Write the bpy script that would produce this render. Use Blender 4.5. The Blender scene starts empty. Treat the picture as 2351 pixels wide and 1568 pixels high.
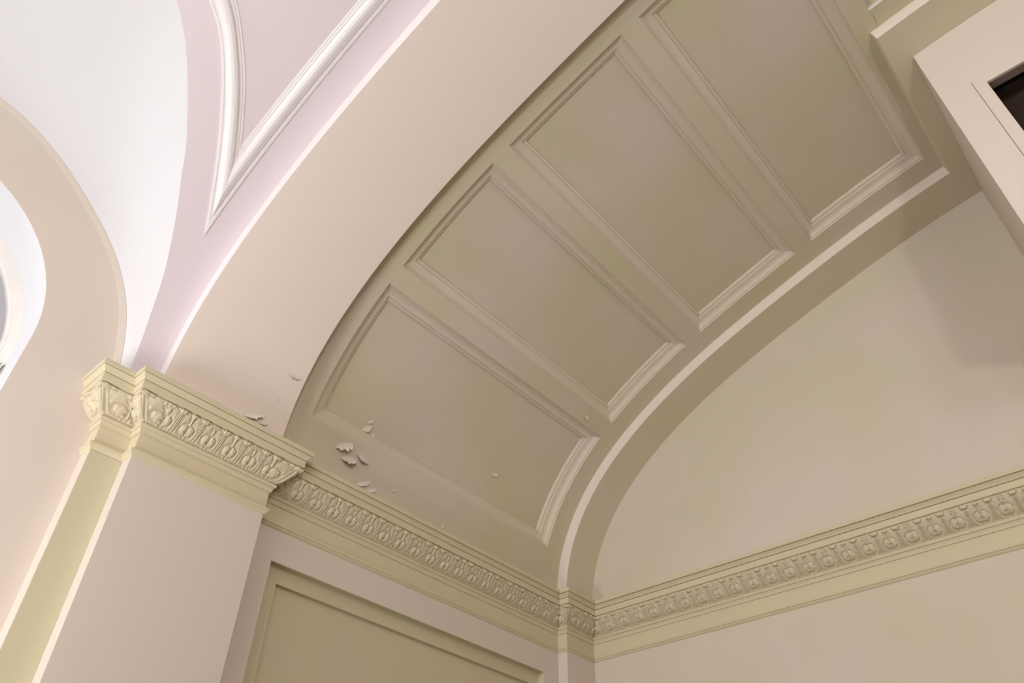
import bpy, math, random
import numpy as np
from mathutils import Matrix, Vector
from mathutils.geometry import tessellate_polygon

random.seed(7)
rng = np.random.RandomState(11)
C = bpy.context.scene.collection
S = 5.0            # metres per layout unit
EYE = 1.6          # height of the camera above the floor

# ------------------------------------------------------------------ camera
R_RIGHT = (0.7508011, 0.6603627, 0.0147913)
R_DOWN = (-0.4276021, 0.5029872, -0.7511061)
R_FWD = (-0.5034422, 0.5576065, 0.6600158)
cam = bpy.data.cameras.new('camera')
cam.sensor_width = 36.0
cam.lens = 1749.68 / 2351 * 36.0
cam.clip_start = 0.05
cam_o = bpy.data.objects.new('camera', cam)
C.objects.link(cam_o)
m = Matrix([[R_RIGHT[i], -R_DOWN[i], -R_FWD[i]] for i in range(3)]).to_4x4()
m.translation = Vector((0, 0, EYE))
cam_o.matrix_world = m
bpy.context.scene.camera = cam_o

# ------------------------------------------------------------------ world, lights, exposure
vs = bpy.context.scene.view_settings
vs.view_transform = 'Standard'
vs.look = 'None'
vs.gamma = 1.0
vs.use_curve_mapping = False
vs.exposure = -0.19

w = bpy.data.worlds.new('sky')
bpy.context.scene.world = w
w.use_nodes = True
w.node_tree.nodes['Background'].inputs[0].default_value = (0.58, 0.545, 0.555, 1)
w.node_tree.nodes['Background'].inputs[1].default_value = 0.95


def area(name, loc, target, sx, sy, power, col):
    l = bpy.data.lights.new(name, 'AREA')
    l.shape = 'RECTANGLE'; l.size = sx; l.size_y = sy
    l.energy = power; l.color = col
    o = bpy.data.objects.new(name, l); C.objects.link(o)
    p = Vector((loc[0] * S, loc[1] * S, loc[2] * S + EYE)); o.location = p
    t = Vector((target[0] * S, target[1] * S, target[2] * S + EYE))
    o.rotation_euler = (t - p).to_track_quat('-Z', 'Y').to_euler()
    return o


def bulb(name, loc, rad, power, col):
    l = bpy.data.lights.new(name, 'POINT')
    l.energy = power; l.color = col; l.shadow_soft_size = rad
    o = bpy.data.objects.new(name, l); C.objects.link(o)
    o.location = (loc[0] * S, loc[1] * S, loc[2] * S + EYE)
    return o


# unseen area fills added behind the camera; the hall walls have no windows there
area('right_fill_light', (1.55, -2.6, .8), (-.3, .8, .9), 5.0, 4.0, 330, (0.97, 0.98, 1.0))
area('end_fill_light', (-.3, -3.6, .95), (-.3, .8, .9), 3.0, 2.5, 1000, (0.97, 0.98, 1.0))
# pendant lamps hanging beside and behind the camera, out of the frame
bulb('pendant_light', (.72, -.42, .52), 0.25, 480, (1.0, 0.985, 0.97))
bulb('pendant_light', (.90, -.42, .95), 0.42, 260, (1.0, 0.985, 0.97))
bulb('pendant_light', (-.4, -.42, .95), 0.25, 75, (1.0, 0.985, 0.97))
# unseen upward fill added to brighten the white vault; no lamp stands there
area('vault_fill_light', (-0.75, -0.35, .0), (-.8, -.1, 1.1), 2.0, 2.0, 240, (0.97, 0.97, 1.0))


# ------------------------------------------------------------------ materials
def mat(name, col, rough=0.75, spec=0.25, var=0.0, scale=3.0, bump=0.0, bscale=60.0, col2=None):
    mt = bpy.data.materials.new(name); mt.use_nodes = True
    nt = mt.node_tree; b = nt.nodes['Principled BSDF']
    b.inputs['Base Color'].default_value = (*col, 1)
    b.inputs['Roughness'].default_value = rough
    b.inputs['Specular IOR Level'].default_value = spec
    tc = nt.nodes.new('ShaderNodeTexCoord')
    if var > 0 or col2:
        n = nt.nodes.new('ShaderNodeTexNoise'); n.inputs['Scale'].default_value = scale
        n.inputs['Detail'].default_value = 3.0
        nt.links.new(tc.outputs['Object'], n.inputs['Vector'])
        r = nt.nodes.new('ShaderNodeValToRGB')
        r.color_ramp.elements[0].position = 0.35; r.color_ramp.elements[1].position = 0.65
        c2 = col2 or tuple(c * (1 - var) for c in col)
        r.color_ramp.elements[0].color = (*c2, 1)
        r.color_ramp.elements[1].color = (*col, 1)
        nt.links.new(n.outputs['Fac'], r.inputs['Fac'])
        nt.links.new(r.outputs['Color'], b.inputs['Base Color'])
    if bump > 0:
        n2 = nt.nodes.new('ShaderNodeTexNoise'); n2.inputs['Scale'].default_value = bscale
        n2.inputs['Detail'].default_value = 4.0
        nt.links.new(tc.outputs['Object'], n2.inputs['Vector'])
        bp = nt.nodes.new('ShaderNodeBump'); bp.inputs['Strength'].default_value = bump
        bp.inputs['Distance'].default_value = 0.004
        nt.links.new(n2.outputs['Fac'], bp.inputs['Height'])
        nt.links.new(bp.outputs['Normal'], b.inputs['Normal'])
    return mt


WALL = mat('cream_plaster', (0.648, 0.571, 0.497), col2=(0.650, 0.573, 0.485), scale=0.9, bump=0.12, bscale=14)
RECESS = mat('mottled_cream_plaster', (0.650, 0.568, 0.486), col2=(0.615, 0.555, 0.412), scale=0.75, bump=0.12, bscale=14)
VAULT = mat("cream_vault_plaster", (0.640, 0.558, 0.470), col2=(0.598, 0.545, 0.375), scale=0.75, bump=0.12, bscale=14)
MOULDM = mat('cream_moulding_plaster', (0.690, 0.607, 0.518), col2=(0.670, 0.603, 0.470), scale=0.75, bump=0.1, bscale=14)
ARCHM = mat('lit_arch_plaster', (0.790, 0.700, 0.615), bump=0.12, bscale=14)  # lightened beyond the wall plaster to stand in for light on the arches
BLOCKM = mat('cream_block_plaster', (0.690, 0.612, 0.535), bump=0.1, bscale=14)
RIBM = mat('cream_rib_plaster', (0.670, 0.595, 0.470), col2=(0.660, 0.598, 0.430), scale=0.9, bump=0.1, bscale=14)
OLIVE = mat('stone_cream_paint', (0.620, 0.562, 0.370), col2=(0.622, 0.543, 0.376), scale=5, bump=0.1, bscale=40)
PILOL = mat('stone_cream_pilaster_paint', (0.570, 0.520, 0.350), bump=0.1, bscale=40)
LEAFM = mat('stone_cream_ornament_paint', (0.650, 0.585, 0.415), rough=0.55, spec=0.35, bump=0.15, bscale=70, col2=(0.610, 0.525, 0.370), scale=9)
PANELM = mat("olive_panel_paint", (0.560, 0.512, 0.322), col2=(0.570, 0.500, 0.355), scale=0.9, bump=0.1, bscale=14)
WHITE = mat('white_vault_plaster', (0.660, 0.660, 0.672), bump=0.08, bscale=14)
HALL = mat("pinkish_hall_plaster", (0.715, 0.632, 0.655), bump=0.08, bscale=14)
FACEM = mat('lit_face_plaster', (0.80, 0.765, 0.755), bump=0.08, bscale=14)  # whitened to stand in for light striking the arch face and vault moulding
FRAMEM = mat('white_window_paint', (0.80, 0.77, 0.72), rough=0.45, spec=0.5, var=0.03, scale=8)
FLOORM = mat('oak_floor', (0.15, 0.10, 0.06), rough=0.5, var=0.25, scale=6)
DARK = mat('dark_interior', (0.035, 0.020, 0.012), rough=0.8, var=0.3, scale=4)
DARKW = mat('brown_reveal', (0.26, 0.20, 0.16), rough=0.7, var=0.15, scale=9)
METAL = mat('tarnished_metal', (0.12, 0.13, 0.11), rough=0.4, spec=0.6, var=0.3, scale=50)
PEEL = mat('peeled_paint_chip', (0.76, 0.69, 0.61), rough=0.5, spec=0.4, var=0.04, scale=30)
UNDER = mat('exposed_undercoat', (0.58, 0.49, 0.37), rough=0.9, var=0.06, scale=40)
GAP = mat('shadow_gap_filler', (0.16, 0.12, 0.07), rough=0.9, var=0.2, scale=40)

glass = bpy.data.materials.new('hazy_window_glass'); glass.use_nodes = True
gn = glass.node_tree; gn.nodes.clear()
go = gn.nodes.new('ShaderNodeOutputMaterial'); gm = gn.nodes.new('ShaderNodeMixShader')
gt = gn.nodes.new('ShaderNodeBsdfTransparent'); gg = gn.nodes.new('ShaderNodeBsdfGlossy')
gg.inputs['Roughness'].default_value = 0.15
gfr = gn.nodes.new('ShaderNodeFresnel'); gfr.inputs['IOR'].default_value = 1.45
gn.links.new(gfr.outputs[0], gm.inputs[0]); gn.links.new(gt.outputs[0], gm.inputs[1])
gn.links.new(gg.outputs[0], gm.inputs[2]); gn.links.new(gm.outputs[0], go.inputs[0])


# ------------------------------------------------------------------ helpers
def T(p):
    return (p[0] * S, p[1] * S, p[2] * S + EYE)


class MB:
    """collects faces in layout units and links them as one mesh object"""
    def __init__(s): s.v = []; s.f = []

    def add(s, verts, faces):
        o = len(s.v); s.v += [tuple(map(float, q)) for q in verts]
        s.f += [tuple(i + o for i in f) for f in faces]; return s

    def quad(s, a, b, c, d): return s.add([a, b, c, d], [(0, 1, 2, 3)])

    def grid(s, rows, closed=False):
        n = len(rows); k = len(rows[0]); V = [p for r in rows for p in r]; F = []
        for i in range(n - 1 + (1 if closed else 0)):
            i2 = (i + 1) % n
            for j in range(k - 1):
                F.append((i * k + j, i * k + j + 1, i2 * k + j + 1, i2 * k + j))
        return s.add(V, F)

    def box(s, x0, x1, y0, y1, z0, z1):
        V = [(x, y, z) for x in (x0, x1) for y in (y0, y1) for z in (z0, z1)]
        return s.add(V, [(0, 1, 3, 2), (4, 6, 7, 5), (0, 4, 5, 1), (2, 3, 7, 6), (0, 2, 6, 4), (1, 5, 7, 3)])

    def poly(s, loops):
        """planar polygon with holes: list of loops of 3d points"""
        tri = tessellate_polygon([[Vector(p) for p in l] for l in loops])
        V = [p for l in loops for p in l]
        return s.add(V, [tuple(t) for t in tri])

    def tube(s, pts, r, n=8):
        pts = [Vector(p) for p in pts]; rows = []
        for i, p in enumerate(pts):
            d = (pts[min(i + 1, len(pts) - 1)] - pts[max(i - 1, 0)]).normalized()
            a = d.orthogonal().normalized(); b = d.cross(a)
            rows.append([p + (a * math.cos(t) + b * math.sin(t)) * r for t in np.linspace(0, 2 * math.pi, n + 1)])
        s.grid(rows)
        return s

    def build(s, name, material, parent=None, smooth=True, ang=24, origin=None):
        me = bpy.data.meshes.new(name)
        V = [T(p) for p in s.v]
        if parent is not None: origin = None; po = parent.matrix_world.translation if False else Vector(parent['_o'])
        else: po = Vector(T(origin)) if origin else Vector(V[0])
        V = [(p[0] - po[0], p[1] - po[1], p[2] - po[2]) for p in V]
        me.from_pydata(V, [], s.f); me.validate()
        import bmesh
        bm = bmesh.new(); bm.from_mesh(me)
        bmesh.ops.remove_doubles(bm, verts=bm.verts, dist=1e-5)
        bmesh.ops.recalc_face_normals(bm, faces=bm.faces)
        bm.to_mesh(me); bm.free()
        me.materials.append(material)
        if smooth:
            me.polygons.foreach_set('use_smooth', [True] * len(me.polygons))
            me.set_sharp_from_angle(angle=math.radians(ang))
        o = bpy.data.objects.new(name, me); C.objects.link(o)
        if parent is not None: o.parent = parent
        else: o.location = po
        o['_o'] = tuple(po)
        return o


def thing(name, label, cat, origin, group=None):
    o = bpy.data.objects.new(name, None); C.objects.link(o)
    o.empty_display_size = 0.1
    o.location = T(origin); o['_o'] = T(origin)
    o['label'] = label; o['category'] = cat
    if group: o['group'] = group
    return o


def tag(o, label, cat, group=None, kind=None):
    o['label'] = label; o['category'] = cat
    if group: o['group'] = group
    if kind: o['kind'] = kind
    return o


# ------------------------------------------------------------------ the arch profile shared by ribs and vaults
KN = [3.4110710, 1.1218397, 0.1648929, 0.5273930, 0.9396971]
Z0 = 0.69383937
XM = 0.2854699                 # axis of the vault
st = 0.01
ss = np.arange(int(1.7 / st)) * st
th = np.cumsum(np.interp(ss, np.linspace(0, 1.7, 5), KN)) * st
us = -1.0 + np.cumsum(np.sin(th)) * st
zs = Z0 + np.cumsum(np.cos(th)) * st
k = int(np.argmax(th > math.pi / 2))
us = np.r_[-1.0, -1.0, us[:k]]; zs = np.r_[Z0 - 0.3, Z0, zs[:k]]
us[-1] = XM
LOW = 0.3
AU = np.r_[us, (2 * XM - us)[::-1][1:]]
AZ = np.r_[zs, zs[::-1][1:]]
AS = np.r_[0, np.cumsum(np.hypot(np.diff(AU), np.diff(AZ)))] - LOW      # arc length from the springing
tx, tz = np.gradient(AU), np.gradient(AZ)
nn = np.hypot(tx, tz); NX, NZ = -tz / nn, tx / nn
NX[:2] = -1; NZ[:2] = 0; NX[-2:] = 1; NZ[-2:] = 0
SEND = AS[-1] - LOW                                                     # springing on the right side
SMID = SEND / 2


def arc(s, off=0.0):
    nx = np.interp(s, AS, NX); nz = np.interp(s, AS, NZ); l = math.hypot(nx, nz)
    return (float(np.interp(s, AS, AU) + nx / l * off), float(np.interp(s, AS, AZ) + nz / l * off))


def s_at_x(x, off=0.0):
    a, b = -0.25, SMID
    for _ in range(50):
        mdl = (a + b) / 2
        if arc(mdl, off)[0] < x: a = mdl
        else: b = mdl
    return a


def fan(a, b, n): return [a + (b - a) * i / n for i in range(n + 1)]


VO = 0.027                                   # the coffered vault lies this far outside the ribs


def hall_off(s):
    q = min(s, SEND - s)
    return 0.024 + 0.026 * min(max(q / 0.9, 0), 1)


def hall(s):                                 # hall barrel vault profile
    return arc(s, hall_off(s))


def s_hall_x(x):
    a, b = -0.25, SMID
    for _ in range(50):
        mdl = (a + b) / 2
        if hall(mdl)[0] < x: a = mdl
        else: b = mdl
    return a


FLOOR = -EYE / S
YC = -0.09                                   # centre of the window bay
BACK = 1.4

# ------------------------------------------------------------------ setting: floor, walls
b = MB(); b.box(-1.3, 1.9, -4.2, 1.5, FLOOR - 0.02, FLOOR)
tag(b.build('floor', FLOORM), 'oak floor of the hall', 'floor', kind='structure')

# left wall of the window bay with the arched window opening
WX = -1.055
HALF = 0.366
apts = [(.276, .66), (.276, .69), (.271, .74), (.2605, .788), (.245, .835), (.224, .877), (.198, .915), (.166, .950), (.131, .981), (.100, 1.006),
        (.060, 1.034), (.015, 1.058), (-.035, 1.074), (-.09, 1.080)]


def spline(pts, n):
    P = [np.array(p, float) for p in pts]; out = []
    P = [2 * P[0] - P[1]] + P + [2 * P[-1] - P[-2]]
    for i in range(1, len(P) - 2):
        for j in range(n):
            t = j / n; p0, p1, p2, p3 = P[i - 1:i + 3]
            out.append(0.5 * ((2 * p1) + (-p0 + p2) * t + (2 * p0 - 5 * p1 + 4 * p2 - p3) * t * t + (-p0 + 3 * p1 - 3 * p2 + p3) * t ** 3))
    out.append(P[-2]); return out


arcA = spline(apts, 4)
arcA_full = arcA + [np.array((2 * YC - p[0], p[1])) for p in arcA[::-1][1:]]


def arch_loop(r, zc, zb, n=40):
    L = [(YC + r, zb)] + [(YC + r * math.cos(t), zc + r * math.sin(t)) for t in np.linspace(0, math.pi, n)] + [(YC - r, zb)]
    return L


WR, WZC, WZB = 0.2395, 0.712, -0.02
loop_out = [(WX, p[0], p[1]) for p in arcA_full] + [(WX, 2 * YC - .276, FLOOR), (WX, .276, FLOOR)]
win = arch_loop(WR, WZC, WZB)
b = MB(); b.poly([loop_out, [(WX, y, z) for y, z in win]])
rv = [[(WX, y, z) for y, z in win + win[:1]], [(WX - 0.082, y, z) for y, z in win + win[:1]]]
tag(b.build('wall_left', WALL), 'pale left wall around the round-headed window', 'wall', kind='structure')
# slight bead along the top of that wall, where it meets the side vault
b = MB()
rows = []
n_in = []
for i, p in enumerate(arcA_full):
    a = arcA_full[max(i - 1, 0)]; c = arcA_full[min(i + 1, len(arcA_full) - 1)]
    d = (c - a) / (np.linalg.norm(c - a) + 1e-9); n_in.append(np.array((-d[1], d[0])))
for off, dx in ((0.0, 0.0), (0.0, 0.0022), (0.006, 0.0012), (0.011, 0.0)):
    rows.append([(WX + dx, p[0] + n[0] * off, p[1] + n[1] * off) for p, n in zip(arcA_full, n_in)])
b.grid(rows)
tag(b.build('trim_1', WALL), 'soft plaster bead along the arched top of the left wall', 'trim', kind='structure')

# window in that opening
wt = thing('window_1', 'round-headed window with pale frame and hazy grey glass in the left wall', 'window', (WX - .08, YC, WZB))
wt['kind'] = 'structure'
for (r0, r1, x0, x1, zc) in ((WR, WR - .016, WX - .082, WX - .074, WZC),):
    pass


def ring(bm_, r_out, r_in, xa, xb, zb):
    o_, i_ = arch_loop(r_out, WZC, zb), arch_loop(r_in, WZC, zb + (r_out - r_in))
    o_.append(o_[0]); i_.append(i_[0])
    bm_.grid([[(xa, *p) for p in o_], [(xb, *p) for p in o_], [(xb, *p) for p in i_], [(xa, *p) for p in i_]], closed=True)


b = MB(); b.grid(rv); b.build('reveal', WHITE, wt)  # white mix on the reveal stands in for light falling on it
b = MB(); ring(b, WR, WR - .013, WX - .100, WX - .080, WZB); b.build('window_frame', FRAMEM, wt)
b = MB(); ring(b, WR - .0132, WR - .0165, WX - .099, WX - .083, WZB + .013); b.build('glazing_bead', FRAMEM, wt)
b = MB(); g_ = arch_loop(WR - .016, WZC, WZB + .016)
b.poly([[(WX - .092, *p) for p in g_]]); b.build('glass', glass, wt)
# stay bar on the window frame
lt = thing('window_stay', 'small dark metal stay bar at the edge of the round-headed window', 'window fitting', (WX - .078, .145, .69))
b = MB()
b.tube([(WX - .079, .150, .700), (WX - .074, .1475, .694), (WX - .073, .146, .684), (WX - .078, .1450, .676)], .0009, 6)
b.build('bar', METAL, lt)
b = MB(); b.tube([(WX - .079, .1440, .700), (WX - .074, .1415, .692), (WX - .075, .1405, .682)], .0006, 6); b.build('bar', METAL, lt)
b = MB(); b.box(WX - .080, WX - .072, .1400, .1440, .672, .680); b.build('catch', METAL, lt)

# rest of the hall shell (behind and beside the camera)
HX = -1.027
b = MB()
yb = 2 * YC - .276
b.quad((HX, yb, FLOOR), (HX, -4.1, FLOOR), (HX, -4.1, Z0 + .02), (HX, yb, Z0 + .02))
b.quad((HX, yb, FLOOR), (WX, yb, FLOOR), (WX, yb, Z0 + .02), (HX, yb, Z0 + .02))
tag(b.build('wall_left', WALL), 'plain left wall of the hall further from the coffered recess', 'wall', kind='structure')
RX = 2 * XM - HX
b = MB(); b.box(RX, RX + .03, -4.1, 1.45, FLOOR, Z0 + .02)
tag(b.build('wall_right', WALL), 'right wall of the hall', 'wall', kind='structure')
# plain end wall
b = MB()
prof = [hall(s) for s in fan(-0.05, SEND + .05, 60)]
b.poly([[(x, -4.1, z) for x, z in prof] + [(prof[-1][0], -4.1, FLOOR), (prof[0][0], -4.1, FLOOR)]])
tag(b.build('wall_end', WALL), 'end wall of the hall', 'wall', kind='structure')

# ------------------------------------------------------------------ hall barrel vault with the cut of the window bay
gp = [(-1.0250, .2810, .664), (-1.0245, .2805, .69), (-1.022, .2790, .72), (-1.012, .2735, .78), (-.981, .2575, .863), (-.946, .2350, .921), (-.916, .2145, .957), (-.888, .1945, .987), (-.855, .1730, 1.018),
      (-.799, .1275, 1.062), (-.758, .0900, 1.090), (-.722, .0460, 1.112), (-.703, .0, 1.12), (-.6925, -.045, 1.128), (-.689, -.09, 1.130)]
gs = [s_hall_x(p[0]) for p in gp]; gs[0] = -.028; gs[1] = -.004
gy = [p[1] for p in gp]
sg = spline(list(zip(gs, gy)), 5)
GS = np.array([p[0] for p in sg]); GY = np.array([p[1] for p in sg])
for i in range(1, len(GS)): GS[i] = max(GS[i], GS[i - 1] + 1e-5)
STOP = GS[-1]
YF = .322
b = MB()
rows_r, rows_l = [], []
for s_, y_ in zip(GS, GY):
    x, z = hall(s_)
    rows_r.append([(x, y, z) for y in fan(y_, YF, 10)])
    rows_l.append([(x, y, z) for y in fan(-4.1, 2 * YC - y_, 10)])
b.grid(rows_r); b.grid(rows_l)
ytop = [p for p in fan(-4.1, YC, 10)] + [p for p in fan(YC, YF, 10)][1:]
rows = []
for s_ in fan(STOP, SEND + .05, 90):
    x, z = hall(s_); rows.append([(x, y, z) for y in ytop])
b.grid(rows)
tag(b.build('ceiling', HALL, ang=40), 'pale pinkish barrel vault of the hall, upper left', 'vault', kind='structure')

# white side vault between the left wall and the groin
G3 = [(hall(s_)[0], y_, hall(s_)[1]) for s_, y_ in zip(GS, GY)]
A3 = [(WX, p[0], p[1]) for p in arcA]


def resample(P, n):
    P = np.array(P, float); d = np.r_[0, np.cumsum(np.linalg.norm(np.diff(P, axis=0), axis=1))]; d /= d[-1]
    t = np.linspace(0, 1, n); return np.stack([np.interp(t, d, P[:, i]) for i in range(3)], 1)


GA, AA = resample(G3, 70), resample(A3, 70)
rows = [[tuple(AA[i] * (1 - t) + GA[i] * t) for t in np.linspace(0, 1, 9)] for i in range(70)]
rows += [[(p[0], 2 * YC - p[1], p[2]) for p in r] for r in rows[::-1][1:]]
b = MB(); b.grid(rows)
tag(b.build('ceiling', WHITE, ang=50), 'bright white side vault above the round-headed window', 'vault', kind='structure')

# ------------------------------------------------------------------ piers
TOPZ = Z0 - .004
pt = thing('pilaster', 'narrow stepped pilaster between the window wall and the wide pier', 'pilaster', (HX, .30, FLOOR))
b = MB(); b.box(WX - .01, HX - .0004, .276, .3218, FLOOR, TOPZ); b.build('shaft', WALL, pt)
b = MB(); b.box(HX - .0004, HX, .2765, .3218, FLOOR, .5728); o_ = b.build('painted_face', PILOL, pt); o_['label'] = 'olive cream face'
pt = thing('pilaster', 'wide cream pier standing under the plain front arch', 'pilaster', (-1.0, .43, FLOOR))
b = MB(); b.box(WX - .01, -1.0, .322, .539, FLOOR, TOPZ); b.build('shaft', WALL, pt)
pt = thing('pilaster', 'slim corner pilaster beside the back wall of the recess', 'pilaster', (-1.003, 1.35, FLOOR))
b = MB(); b.box(WX - .01, -1.003, 1.304, 1.399, FLOOR, TOPZ); b.build('shaft', WALL, pt)

# ------------------------------------------------------------------ side wall of the recess with sunk panel
AX = -1.027
py0, py1, pz1, pz0 = .587, 1.254, .523, -.18
b = MB()
b.poly([[(AX, .535, FLOOR), (AX, 1.306, FLOOR), (AX, 1.306, TOPZ), (AX, .535, TOPZ)], [(AX, py0, pz0), (AX, py1, pz0), (AX, py1, pz1), (AX, py0, pz1)]])
tag(b.build('wall_recess_left', WALL), 'side wall of the coffered recess around a sunk panel', 'wall', kind='structure')
pn = thing('wall_panel', 'large stepped sunk panel in the side wall of the recess', 'wall panel', (AX - .02, .92, pz0))
d1, d2, ins = .0140, .0215, .0255


def rect(x, i): return [(x, py0 + i, pz0 + i), (x, py1 - i, pz0 + i), (x, py1 - i, pz1 - i), (x, py0 + i, pz1 - i), (x, py0 + i, pz0 + i)]


b = MB(); b.grid([rect(AX, 0), rect(AX - d1 + .001, 0), rect(AX - d1, .001), rect(AX - d1, ins), ]); b.build('outer_frame', PANELM, pn)
b = MB(); b.grid([rect(AX - d1, ins), rect(AX - d2, ins)]); b.poly([rect(AX - d2, ins)[:4]]); b.build('field', PANELM, pn)

# ------------------------------------------------------------------ back wall
b = MB()
prof = [arc(s, .01) for s in fan(-0.05, SEND + .05, 80)]
b.poly([[(x, BACK, z) for x, z in prof] + [(prof[-1][0], BACK, FLOOR), (prof[0][0], BACK, FLOOR)]])
tag(b.build('wall_back', RECESS), 'back wall of the recess under the arch', 'wall', kind='structure')

# ------------------------------------------------------------------ front arch (plain wide rib)
at = thing('arch_rib', 'wide plain plaster arch crossing the view above the big pier', 'arch', (XM, .43, arc(SMID)[1]))
R0 = -.003
b = MB(); b2 = MB(); rows = []; rows2 = []
for s_ in fan(R0, SEND - R0, 130):
    i = arc(s_); o = arc(s_, .075)
    rows.append([(i[0], .322, i[1]), (i[0], .539, i[1]), (o[0], .539, o[1])])
    rows2.append([(i[0], .322, i[1]), (o[0], .322, o[1]), (o[0], .539, o[1])])
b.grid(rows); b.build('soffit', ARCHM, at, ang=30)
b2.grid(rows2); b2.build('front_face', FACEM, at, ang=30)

# rear arch rib, which steps forward near the crown
at = thing('arch_rib', 'narrow arch rib against the back wall with a stepped end near the crown', 'arch', (XM, 1.35, arc(SMID)[1]))
XJ = .0355
SJ = s_at_x(XJ); YJ = .920
b = MB(); b2 = MB(); b3 = MB()


def ribseg(sa, sb, y0, y1, n):
    rows = []; rows2 = []
    for s_ in fan(sa, sb, n):
        i = arc(s_); o = arc(s_, .06)
        mid = [(i[0], 1.304, i[1])] if y0 < 1.3 else []
        rows.append([(i[0], y0, i[1])] + mid + [(i[0], y1, i[1]), (o[0], y1, o[1])])
        rows2.append([(i[0], y0, i[1]), (o[0], y0, o[1])])
    b.grid(rows); b2.grid(rows2)


def ribend(s_, y0, y1):
    i = arc(s_); o = arc(s_, .06)
    b3.quad((i[0], y0, i[1]), (i[0], y1, i[1]), (o[0], y1, o[1]), (o[0], y0, o[1]))


ribseg(-.003, SJ, 1.304, BACK, 90)
ribseg(SJ, SEND - SJ, YJ, BACK, 60)
ribseg(SEND - SJ, SEND + .003, 1.304, BACK, 40)
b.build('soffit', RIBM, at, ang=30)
b2.build('front_face', ARCHM, at, ang=30)  # lighter mix than the soffit, front light put into its colour
for q in (SJ, SEND - SJ):
    b3 = MB(); ribend(q, YJ, 1.304); b3.build('stepped_end', RIBM, at, smooth=False)

# ------------------------------------------------------------------ coffered vault surface
COF = [(.093, .3625), (.4015, .650), (.6905, .9585), (.998, 1.266)]
CY0, CY1 = .5895, 1.2535
SH0 = s_at_x(.0455, VO); SH1 = SH0 + .20
HY0, HY1 = .60, .8805
b = MB()


def strip(sa, sb, ya, yb):
    n = max(2, int((sb - sa) / .012)); rows = []
    for s_ in fan(sa, sb, n):
        x, z = arc(s_, VO); rows.append([(x, y, z) for y in fan(ya, yb, 6)])
    b.grid(rows)


VY0, VY1 = .535, 1.306
cuts = []
prev = -.05
for (a_, c_) in COF:
    strip(prev, a_, VY0, VY1); strip(a_, c_, VY0, CY0); strip(a_, c_, CY1, VY1); prev = c_
strip(prev, SH0, VY0, VY1)
strip(SH0, SH1, VY0, HY0); strip(SH0, SH1, HY1, VY1)
strip(SH1, SEND + .05, VY0, VY1)
tag(b.build('ceiling', VAULT, ang=40), 'coffered barrel vault surface over the recess', 'vault', kind='structure')

# coffers: moulding + panel
MP = [(0, 0), (0, .0034), (.0020, .0040), (.0032, .0042), (.0040, .0062), (.0060, .0090), (.0090, .0114), (.0125, .0128), (.0160, .0134), (.0188, .0138), (.0200, .0142),
      (.0202, .0172), (.0216, .0178), (.0236, .0176), (.0256, .0184), (.0270, .0200), (.0276, .0222), (.0282, .0232)]
CL = ['coffer nearest the cornice, lowest of the coffered row, with peeling paint',
      'second coffer up from the cornice in the row',
      'third coffer up from the cornice, between two others',
      'topmost of the four coffers, cut by the upper edge of the photo']
for (a_, c_), lab in zip(COF, CL):
    sm = (a_ + c_) / 2; x, z = arc(sm, VO)
    ct = thing('coffer', lab, 'coffer', (x, (CY0 + CY1) / 2, z), 'coffers of the barrel vault')
    b = MB(); loops = []
    for wi, h in MP:
        L = []
        L += [(a_ + wi, y) for y in fan(CY0 + wi, CY1 - wi, 12)][:-1]
        L += [(s_, CY1 - wi) for s_ in fan(a_ + wi, c_ - wi, 26)][:-1]
        L += [(c_ - wi, y) for y in fan(CY1 - wi, CY0 + wi, 12)][:-1]
        L += [(s_, CY0 + wi) for s_ in fan(c_ - wi, a_ + wi, 26)]
        loops.append([(arc(s_, VO + h)[0], y, arc(s_, VO + h)[1]) for s_, y in L])
    b.grid(loops); b.build('coffer_moulding', MOULDM, ct, ang=22)
    b = MB(); wi = MP[-1][0]
    b.grid([[(arc(s_, VO + MP[-1][1])[0], y, arc(s_, VO + MP[-1][1])[1]) for y in fan(CY0 + wi, CY1 - wi, 8)] for s_ in fan(a_ + wi, c_ - wi, 26)])
    b.build('coffer_panel', VAULT, ct, ang=40)

# ------------------------------------------------------------------ hatch at the crown
ht = thing('ceiling_hatch', 'pale hatch with a small hook set in the vault crown at the top edge', 'hatch', (arc(SH0 + .1, VO)[0], .75, arc(SH0 + .1, VO)[1]))
b = MB(); loops = []
for wi, h in ((0, 0), (0, .026), (.0002, .028)):
    L = [(SH0 + wi, y) for y in fan(HY0, HY1 - wi, 3)][:-1] + [(s_, HY1 - wi) for s_ in fan(SH0 + wi, SH1 - wi, 8)][:-1] + [(SH1 - wi, y) for y in fan(HY1 - wi, HY0, 3)][:-1] + [(s_, HY0) for s_ in fan(SH1 - wi, SH0 + wi, 8)]
    loops.append([(arc(s_, VO + h)[0], y, arc(s_, VO + h)[1]) for s_, y in L])
b.grid(loops); b.build('hatch_frame', OLIVE, ht)
b = MB()
b.grid([[(arc(s_, VO + .026)[0], y, arc(s_, VO + .026)[1]) for y in fan(HY0, HY1, 6)] for s_ in fan(SH0, SH1, 10)])
b.build('hatch_lid', FRAMEM, ht)
b = MB()
b.grid([[(arc(s_, VO + o_)[0], y_, arc(s_, VO + o_)[1]) for (o_, y_) in ((-.001, HY1), (-.001, HY1 - .0025), (.006, HY1 - .0025), (.006, HY1), (-.001, HY1))] for s_ in fan(SH0, SH1, 10)])
b.build('hatch_stop', FRAMEM, ht)
hx, hz = arc(SH0 + .009, VO + .012)
b = MB(); b.tube([(hx, .868, hz + .012), (hx, .868, hz), (hx - .0005, .8705, hz - .0035), (hx - .002, .8725, hz - .0015), (hx - .0028, .8725, hz + .001)], .0005, 6)
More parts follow.
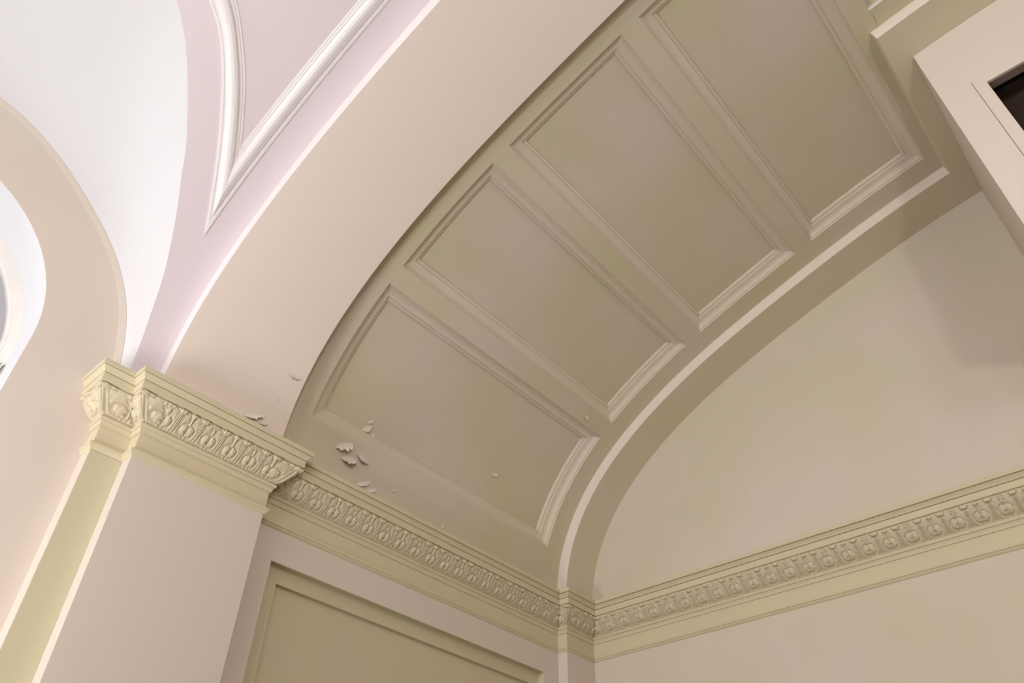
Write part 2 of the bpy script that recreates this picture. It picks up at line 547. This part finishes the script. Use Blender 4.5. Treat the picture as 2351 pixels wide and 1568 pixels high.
b.build('hook', METAL, ht)
# hairline crack beside it
b = MB(); pts = [(SH0 + .001, .888), (SH0 + .0025, .8945), (SH0 + .0028, .900), (SH0 + .0015, .9095), (SH0 + .001, .912), (SH0 - .003, .9195)]
b.grid([[(arc(s_ + d, VO - .00015)[0], y_, arc(s_ + d, VO - .00015)[1]) for d in (-.00022, .00022)] for s_, y_ in pts])
tag(b.build('plaster_crack', GAP), 'hairline crack running from the hatch to the rib', 'crack')

# ------------------------------------------------------------------ boxed block in front of the back wall
BX0, BX1, BY = .072, 2 * XM - .072, 1.0
ox0, ox1, oz1, oz0 = .1378, 2 * XM - .1378, 1.159, .885
BZ = .845
b = MB()
topp = [(x, arc(s_at_x(x))[1] - .0005) for x in fan(BX0, XM, 8)]; topp += [(2 * XM - x, z) for x, z in topp[::-1][1:]]
fr = .0178; gap = .0007
hole = [(ox0 - fr - gap, oz0 - fr), (ox1 + fr + gap, oz0 - fr), (ox1 + fr + gap, oz1 + fr + gap * .4), (ox0 - fr - gap, oz1 + fr + gap * .4)]
b.poly([[(BX0, BY, BZ)] + [(x, BY, z) for x, z in topp] + [(BX1, BY, BZ)], [(x, BY, z) for x, z in hole]])
for X_, Z_ in ((BX0, topp[0][1]), (BX1, topp[-1][1])):
    b.quad((X_, BY, BZ), (X_, BACK - .001, BZ), (X_, BACK - .001, Z_), (X_, BY, Z_))
b.quad((BX0, BY, BZ), (BX1, BY, BZ), (BX1, BACK - .001, BZ), (BX0, BACK - .001, BZ))
tag(b.build('wall_centre', BLOCKM), 'plain boxed-out wall block under the rib at right', 'wall', kind='structure')
ot = thing('wall_hatch', 'dark opening with a flat cream frame in the boxed-out wall block', 'opening', (XM, BY, oz0))
b = MB()
O = [(ox0 - fr, oz0 - fr), (ox1 + fr, oz0 - fr), (ox1 + fr, oz1 + fr), (ox0 - fr, oz1 + fr), (ox0 - fr, oz0 - fr)]
I_ = [(ox0, oz0), (ox1, oz0), (ox1, oz1), (ox0, oz1), (ox0, oz0)]
b.grid([[(x, BY + .01, z) for x, z in O], [(x, BY - .0008, z) for x, z in O], [(x, BY - .0008, z) for x, z in I_], [(x, BY + .0035, z) for x, z in I_]])
b.build('frame', BLOCKM, ot)
b = MB(); b.grid([[(x, BY + .0035, z) for x, z in I_], [(x, BY + .019, z) for x, z in I_]]); b.build('lining', DARKW, ot)
b = MB(); I2 = [(ox0 + .004, oz0 + .004), (ox1 - .004, oz0 + .004), (ox1 - .004, oz1 - .0065), (ox0 + .004, oz1 - .0065), (ox0 + .004, oz0 + .004)]
b.grid([[(x, BY + .022, z) for x, z in I2], [(x, BY + .045, z) for x, z in I2]]); b.build('inner_frame', DARK, ot)
b = MB(); b.box(ox0 - .02, ox1 + .02, BY + .05, BY + .30, oz0 - .02, oz1 + .012)
b.f = [f for f in b.f]; b.build('dark_cavity', DARK, ot)
b = MB(); b.grid([[(x, BY + .012, z) for x, z in [(ox0 - fr - .004, oz0 - fr - .004), (ox1 + fr + .004, oz0 - fr - .004), (ox1 + fr + .004, oz1 + fr + .004), (ox0 - fr - .004, oz1 + fr + .004), (ox0 - fr - .004, oz0 - fr - .004)]], [(x, BY + .012, z) for x, z in O]])
b.build('joint', GAP, ot)

# ------------------------------------------------------------------ moulded frame on the hall vault (the V)
lo = [(-.665, .02), (-.695, .079), (-.725, .122), (-.763, .157), (-.814, .197), (-.866, .233), (-.926, .273), (-.96, .292)]
li = [(-.642, .05), (-.671, .107), (-.705, .147), (-.743, .184), (-.789, .220), (-.819, .241), (-.86, .266), (-.90, .288)]


def leg(pts):
    P = [(s_hall_x(x), y) for x, y in pts]
    P = [(P[0][0] + .018, YC), (P[0][0] + .014, (YC + P[0][1]) / 2 - .005)] + P
    q = spline(P, 8); q = np.array([(p[0], p[1]) for p in q]); return q


Lo, Li = leg(lo), leg(li)


def leg_t(t):
    n = 60
    def rs(Q):
        d = np.r_[0, np.cumsum(np.linalg.norm(np.diff(Q, axis=0), axis=1))]; d /= d[-1]; u_ = np.linspace(0, 1, n)
        return np.stack([np.interp(u_, d, Q[:, 0]), np.interp(u_, d, Q[:, 1])], 1)
    return rs(Lo) * (1 - t) + rs(Li) * t


prof_t = [(0, 0), (0.0, .0022), (.10, .0028), (.12, .0018), (.20, .0018), (.22, .0042), (.30, .0062), (.42, .0090), (.54, .0096), (.66, .0082), (.74, .0052), (.76, .0034), (.85, .0034), (.87, .0020), (.97, .0018), (1.0, 0)]
rows = []
for t, h in prof_t:
    L = leg_t(t); yr = .2745 - .0345 * t
    cutrow = []
    for i in range(len(L)):
        if L[i, 1] >= yr: break
        cutrow.append(L[i])
    a_, c_ = L[i - 1], L[i]; f = (yr - a_[1]) / (c_[1] - a_[1]); apex = a_ + (c_ - a_) * f
    cr = np.array(cutrow + [apex]); d = np.r_[0, np.cumsum(np.linalg.norm(np.diff(cr, axis=0), axis=1))]; d /= d[-1]; u_ = np.linspace(0, 1, 50)
    left = np.stack([np.interp(u_, d, cr[:, 0]), np.interp(u_, d, cr[:, 1])], 1)
    right = [(apex[0] + (SEND - .25 - apex[0]) * q, yr) for q in np.linspace(0, 1, 90)[1:]]
    row = []
    for s_, y_ in [tuple(p) for p in left] + right:
        x, z = arc(s_, hall_off(s_) - h); row.append((x, y_, z))
    rows.append(row)
b = MB(); b.grid(rows)
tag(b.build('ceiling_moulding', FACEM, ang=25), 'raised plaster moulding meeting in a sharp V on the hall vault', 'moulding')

# ------------------------------------------------------------------ entablature / cornice
NECK = [(0, .5732), (.0012, .5738), (.0030, .5762), (.0038, .5780), (.0056, .5790), (.0060, .5808), (.0056, .5826), (.0030, .5838), (.0022, .5852), (.0008, .5857)]
FRZ = [(.0008, .5856), (.0008, .6114)]
ARC = [(.0008, .6112), (.0030, .6113), (.0031, .6135), (.0034, .6155), (.0048, .6176), (.0044, .6184), (.0045, .6190), (.0066, .6196), (.0076, .6222), (.0072, .6242), (.0060, .6254), (.0040, .6262)]
COVE = [(.0040, .6262), (.0085, .6310), (.0140, .6375), (.0200, .6450), (.0245, .6510), (.0268, .6560), (.0270, .6590)]
COR = [(.0270, .6590), (.0330, .6592), (.0335, .6598), (.0337, .6712), (.0318, .6714), (.0318, .6721), (.0348, .6723), (.0356, .6742), (.0372, .6765), (.0396, .6788), (.0402, .6796), (.0384, .6799), (.0384, .6805), (.0416, .6807), (.0422, .6812), (.0422, .6878), (.0415, .6884), (-.002, .6890)]


def sweep(path, mit, profile):
    """path: plan points; mit: outward offset direction at each"""
    return [[(p[0] + q[0] * pr, p[1] + q[1] * pr, z) for pr, z in profile] for p, q in zip(path, mit)]


def relief(u, v, typ):
    """height of the acanthus relief; u in -1..1 across the unit, v 0..1 up the band"""
    au = np.abs(u)
    h = np.full(u.shape, -.10)

    def sm(x): x = np.clip(x, 0, 1); return x * x * (3 - 2 * x)

    def lobe(cx, cy, rx, ry, a, n=0, sc=.1, ph=0.0, dome=.35, x=None):
        x = au if x is None else x
        dx, dy = (x - cx) / rx, (v - cy) / ry
        r = np.hypot(dx, dy)
        if n: r = r / (1 + sc * np.cos(n * np.arctan2(dy, dx) + ph))
        return a * sm((1.12 - r) / .28) * (1 - dome * np.clip(r, 0, 1) ** 2)

    def pdist(pts):
        best = np.full(u.shape, 9.0)
        for (x0, y0), (x1, y1) in zip(pts[:-1], pts[1:]):
            dx, dy = x1 - x0, y1 - y0; L2 = dx * dx + dy * dy
            t = np.clip(((au - x0) * dx + (v - y0) * dy) / L2, 0, 1)
            best = np.minimum(best, np.hypot((au - x0 - t * dx) * .8, v - y0 - t * dy))
        return best

    def cut(pts, w_, a): return -a * np.exp(-(pdist(pts) / w_) ** 2)
    ang = np.arctan2(v + .10, (1.0 - au))
    # upper lobes with ribs fanning up from the foot of the stalks
    up = lobe(.46, .66, .36, .25, .55, 7, .10, .6, .25)
    h = np.maximum(h, up)
    h += .10 * np.cos(ang * 24) * sm((.78 - np.abs(au - .62) * 2.2)) * sm((.95 - v) * 4)
    # sweeping ribs around the lower lobes
    rr = np.hypot((au - .20) / .55, (v - .40) / .42)
    h = np.maximum(h, .30 * sm((1.12 - np.abs(rr - .95) * 3)) * (v < .62) - .05)
    h += .09 * np.cos(rr * 26) * sm((v < .5) * (1.2 - np.abs(rr - 1.0) * 2.4))
    # lower lobes
    h = np.maximum(h, lobe(.27, .36, .26, .185, .95, 6, .09, 2.0, .30))
    h += .06 * np.cos((np.hypot(au * .9, (v - .20)) * 40)) * lobe(.30, .38, .22, .15, 1)
    h = np.maximum(h, lobe(.12, .215, .11, .075, .80, 0, 0, 0, .5))
    # deep undercuts
    h += cut([(.07, .57), (.28, .585), (.46, .53), (.58, .44), (.60, .35)], .030, .70)
    h += cut([(.16, .88), (.22, .76), (.12, .66)], .026, .50)
    h += cut([(.0, .24), (.0, .46)], .034, .95)
    h += cut([(.0, .345), (.14, .305)], .024, .70)
    h -= 1.25 * np.exp(-(np.hypot(au * .70, v - .115) / .060) ** 2)
    h += .45 * np.exp(-((np.hypot(au * .70, v - .125) - .105) / .026) ** 2) * (v < .13)
    # paired stalks between the units
    for c0, c1, a in ((.955, .93, .75), (.80, .84, .55)):
        cc = c0 + (c1 - c0) * v + .05 * (1 - v) ** 2 * (1 if c0 > .9 else -2.0)
        h = np.maximum(h, (a + .1) * np.exp(-((au - cc) / .060) ** 2) * sm(v * 3 + .3) - .05)
    h -= .60 * np.exp(-((au - 1.0) / .030) ** 2) * sm((.80 - v) * 4)
    h -= .45 * np.exp(-((au - (.875 - .05 * (1 - v))) / .022) ** 2) * sm((.82 - v) * 4)
    # curled tips of the stalks
    h -= .35 * np.exp(-((au - .88) / .20) ** 2 - ((v - .79) / .035) ** 2)
    h = np.maximum(h, lobe(.90, .905, .17, .080, 1.25, 5, .08, 0, .30))
    h = np.maximum(h, lobe(.66, .930, .09, .050, .80, 0, 0, 0, .4))
    if typ == 0:      # notched calyx above
        bl = lobe(0, .885, .40, .085, .62, 0, 0, 0, .1)
        bl = bl - .30 * (bl > .2) * np.clip(np.cos(u * 44) * 3, 0, 1) - .30 * (bl > .2) * np.exp(-((v - .875) / .012) ** 2)
        h = np.maximum(h, bl)
        h = np.maximum(h, lobe(0, .70, .11, .105, .85, 4, .15, 0, .3))
    else:             # central stem with curled cap
        h = np.maximum(h, .85 * np.exp(-(au / .07) ** 2) * sm((v - .46) * 8) * sm((.95 - v) * 8) - .05)
        h -= .45 * np.exp(-((au - .13) / .03) ** 2) * sm((v - .52) * 8) * sm((.84 - v) * 12)
        h -= .35 * np.exp(-(au / .20) ** 2 - ((v - .79) / .03) ** 2) * (au > .07)
        h = np.maximum(h, lobe(0, .905, .20, .075, 1.25, 5, .08, 1, .30))
    h *= np.clip(v * 10, 0, 1) * .6 + .4
    top = .985 - .035 * np.cos(u * math.pi * 3) ** 2
    h = np.where(v > top, -.35, h)
    return h


LP = [(.0042, .6256), (.0070, .6282), (.0108, .6318), (.0150, .6362), (.0188, .6408), (.0222, .6452), (.0254, .6494), (.0284, .6534), (.0304, .6568), (.0308, .6588)]
lpd = np.r_[0, np.cumsum(np.hypot(np.diff([p[0] for p in LP]), np.diff([p[1] for p in LP])))]; lpd /= lpd[-1]
AMP = .0042
NU, NV = 60, 60


def leaf_mesh(typ, width, e0=0.0, e1=0.0):
    """mesh in metres: x along the run, y outward, z up, origin at the centre of the unit on the wall plane"""
    uu, vv = np.meshgrid(np.linspace(-1, 1, NU), np.linspace(0, 1, NV), indexing='ij')
    p = np.interp(vv, lpd, [q[0] for q in LP]); z = np.interp(vv, lpd, [q[1] for q in LP])
    dp = np.gradient(p, axis=1); dz = np.gradient(z, axis=1); l = np.hypot(dp, dz)
    h = relief(uu, vv, typ) * AMP
    P = p + dz / l * h; Z = z - dp / l * h * .85
    Z = np.minimum(Z, .6589); P = np.minimum(P, .0335)
    x = uu * width / 2
    x = x + np.where(uu > 0, uu, 0) * e1 * P + np.where(uu < 0, -uu, 0) * (-e0) * P
    V = np.stack([x * S, P * S, Z * S], -1).reshape(-1, 3)
    F = [(i * NV + j, (i + 1) * NV + j, (i + 1) * NV + j + 1, i * NV + j + 1) for i in range(NU - 1) for j in range(NV - 1)]
    me = bpy.data.meshes.new('acanthus_leaf'); me.from_pydata(V.tolist(), [], F)
    me.materials.append(LEAFM); me.polygons.foreach_set('use_smooth', [True] * len(F)); me.update()
    return me


_mcache = {}


def leaf_cached(typ, width, e0, e1):
    key = (typ, round(width, 5), e0, e1)
    if key not in _mcache: _mcache[key] = leaf_mesh(typ, width, e0, e1)
    return _mcache[key]


def leaf_run(parent, a, c, nrm, n, e0, e1, typ0=0):
    """n units from plan point a to c, wall normal nrm; e = +1 outer mitre, -1 inner mitre"""
    a = np.array(a); c = np.array(c); d = c - a; L = np.linalg.norm(d); d = d / L
    wd = L / n
    # local frame: x along, y outward, z up must be right-handed: flip run direction if needed
    cross = d[0] * nrm[1] - d[1] * nrm[0]
    for i in range(n):
        ctr = a + d * (i + .5) * wd
        ea = e0 if i == 0 else 0; eb = e1 if i == n - 1 else 0
        dd = d
        if cross < 0: dd = -d; ea, eb = eb, ea
        me = leaf_cached((i + typ0) % 2, wd, ea, eb)
        o = bpy.data.objects.new('acanthus_leaf', me); C.objects.link(o); o.parent = parent
        po = parent['_o']
        M = Matrix(((dd[0], nrm[0], 0, ctr[0] * S - po[0]), (dd[1], nrm[1], 0, ctr[1] * S - po[1]), (0, 0, 1, EYE - po[2]), (0, 0, 0, 1)))
        o.matrix_local = M


X_, Yp, Yn = (1, 0), (0, 1), (0, -1)


def cornice(label, pts, mits, runs, origin):
    t = thing('cornice', label, 'cornice', origin, 'cornice sections with acanthus band')
    for nm, pf in (('necking_moulding', NECK), ('frieze', FRZ), ('architrave_moulding', ARC), ('cove', COVE), ('corona', COR)):
        b = MB(); b.grid(sweep(pts, mits, pf)); b.build(nm, OLIVE, t, ang=28)
    for r in runs: leaf_run(t, *r)
    return t


# outer corner: +1 extends; inner corner: -1 shortens
cornice('short cornice section wrapping the narrow stepped pilaster, leftmost',
        [(WX, .276), (-1.027, .276), (-1.027, .322)], [(0, -1), (1, -1), (1, -1)],
        [((WX, .276), (-1.027, .276), Yn, 1, 0, 1, 1), ((-1.027, .276), (-1.027, .322), X_, 1, 1, -1, 0)], (-1.027, .30, .573))
cornice('cornice section capping the wide cream pier',
        [(-1.027, .322), (-1.0, .322), (-1.0, .539), (-1.027, .539)], [(1, -1), (1, -1), (1, 1), (1, 1)],
        [((-1.027, .322), (-1.0, .322), Yn, 1, -1, 1, 1), ((-1.0, .322), (-1.0, .539), X_, 6, 1, 1, 0), ((-1.0, .539), (-1.027, .539), Yp, 1, 1, -1, 1)], (-1.0, .43, .573))
cornice('long cornice section on the side wall above the sunk panel',
        [(-1.027, .539), (-1.027, 1.304)], [(1, 1), (1, -1)],
        [((-1.027, .539), (-1.027, 1.304), X_, 20, -1, -1, 0)], (-1.027, .92, .573))
cornice('short cornice section wrapping the slim corner pilaster',
        [(-1.027, 1.304), (-1.003, 1.304), (-1.003, 1.4)], [(1, -1), (1, -1), (1, -1)],
        [((-1.027, 1.304), (-1.003, 1.304), Yn, 1, -1, 1, 1), ((-1.003, 1.304), (-1.003, 1.4), X_, 3, 1, -1, 0)], (-1.003, 1.35, .573))
nb = int(round((BX0 + 1.003) / .03833))
cornice('cornice section running along the back wall to the right edge',
        [(-1.003, 1.4), (BX0, 1.4)], [(1, -1), (0, -1)],
        [((-1.003, 1.4), (BX0, 1.4), Yn, nb, -1, 0, 0)], (-.5, 1.4, .573))


# ------------------------------------------------------------------ peeling paint
def flake(sy, off, size, lift, rot, label, aspect=1.4, seed=0, both=False):
    """curled chip of paint lifted from the vault; sy = (arc length, y)"""
    r = np.random.RandomState(seed)
    s0, y0 = sy
    x, z = arc(s0, off)
    t = thing('paint_flake', label, 'peeling paint', (x, y0, z))
    n = 14
    # exposed patch
    pts = []
    for i in range(n):
        a = 2 * math.pi * i / n; rr = size * (.60 + .45 * r.rand())
        pts.append((rr * math.cos(a) * aspect, rr * math.sin(a)))
    cr, sr = math.cos(rot), math.sin(rot)
    def place(u, v, h):
        ds, dy = u * sr + v * cr, u * cr - v * sr
        q = arc(s0 + ds, off - h); return (q[0], y0 + dy, q[1])
    pts = [(u * .85, v * .75 - size * .42) for u, v in pts]
    b = MB(); b.add([place(u, v, .00025) for u, v in pts] + [place(0, -size * .42, .0003)], [(i, (i + 1) % n, n) for i in range(n)])
    b.build('exposed_patch', UNDER, t)
    # curled chip hinged along the upper edge of the patch, its free edge ragged
    m1, m2 = 12, 7
    top, bot = [], []
    for i in range(m1 + 1):
        f = i / m1
        u = (f - .5) * 2 * size * aspect
        env = (math.sin(math.pi * min(max(f, .02), .98))) ** .6
        edge = size * 1.25 * env * (.72 + .5 * r.rand())
        row, row2 = [], []
        for j in range(m2 + 1):
            q = j / m2
            v = size * .45 * env - edge * math.sin(q * 1.25)
            h = .00025 + lift * size * (1 - math.cos(q * 1.45)) * 1.15 * env
            du = (r.rand() - .5) * size * .10
            row.append(place(u + du * q, v, h)); row2.append(place(u + du * q, v, max(h - .0003, .0001)))
        top.append(row); bot.append(row2)
    b = MB(); b.grid(top); b.grid(bot)
    b.grid([[r_[-1] for r_ in top], [r_[-1] for r_ in bot]])
    b.build('curled_chip', PEEL, t, ang=60)
    return t


FL = [((.074, .672), VO, .0125, .9, .55, 'upper left chip of the largest peeling patch below the lowest coffer', 1.5),
      ((.056, .690), VO, .0130, 1.0, .25, 'lower chip of the largest peeling patch below the lowest coffer, hanging furthest', 1.3),
      ((.069, .719), VO, .0105, .8, -.2, 'right chip of the largest peeling patch below the lowest coffer', 1.4),
      ((.128, .716), VO + .0235, .0085, .7, .7, 'curled chip in the small peeling patch inside the lowest coffer, upper left', 1.3),
      ((.119, .729), VO + .0235, .0080, .7, .8, 'curled chip in the small peeling patch inside the lowest coffer, lower right', 1.3),
      ((.141, .718), VO + .0235, .0055, .5, .6, 'tiny cracked chip just above the small peeling patch in the lowest coffer', 1.6),
      ((.030, .734), VO, .0075, .35, .5, 'flat cracked chip just above the long cornice, left piece', 2.2),
      ((.024, .752), VO, .0070, .35, .5, 'flat cracked chip just above the long cornice, right piece', 2.0),
      ((.044, .804), VO, .0038, .4, .1, 'tiny lone chip right of the cracked chips above the long cornice', 1.3),
      ((.174, 1.054), VO + .0235, .0060, .6, .3, 'small chip in the darker right half of the lowest coffer', 1.5),
      ((.034, .478), 0, .0105, .55, .45, 'peeling chip on the wide plain arch just above the pier cornice', 1.8),
      ((.029, .498), 0, .0060, .45, .3, 'small chip at the right of the peeling chip above the pier cornice', 1.4),
      ((.131, .518), 0, .0070, .35, .15, 'slender chip on the wide plain arch near its dark edge', 1.9),
      ((.081, .509), 0, .0030, .4, .0, 'tiny upright chip on the wide plain arch between larger chips', .8),
      ((.026, .939), VO, .0032, .4, 1.2, 'tiny chip above the middle of the long cornice', 1.2),
      ((.380, 1.180), VO, .0060, .8, .2, 'pointed chip on the band between the two lowest coffers', 1.0)]
for i, (sy, off, size, lift, rot, lab, asp) in enumerate(FL):
    flake(sy, off, size, lift, rot, lab, asp, seed=i + 3)

for o in bpy.data.objects:
    if '_o' in o.keys(): del o['_o']
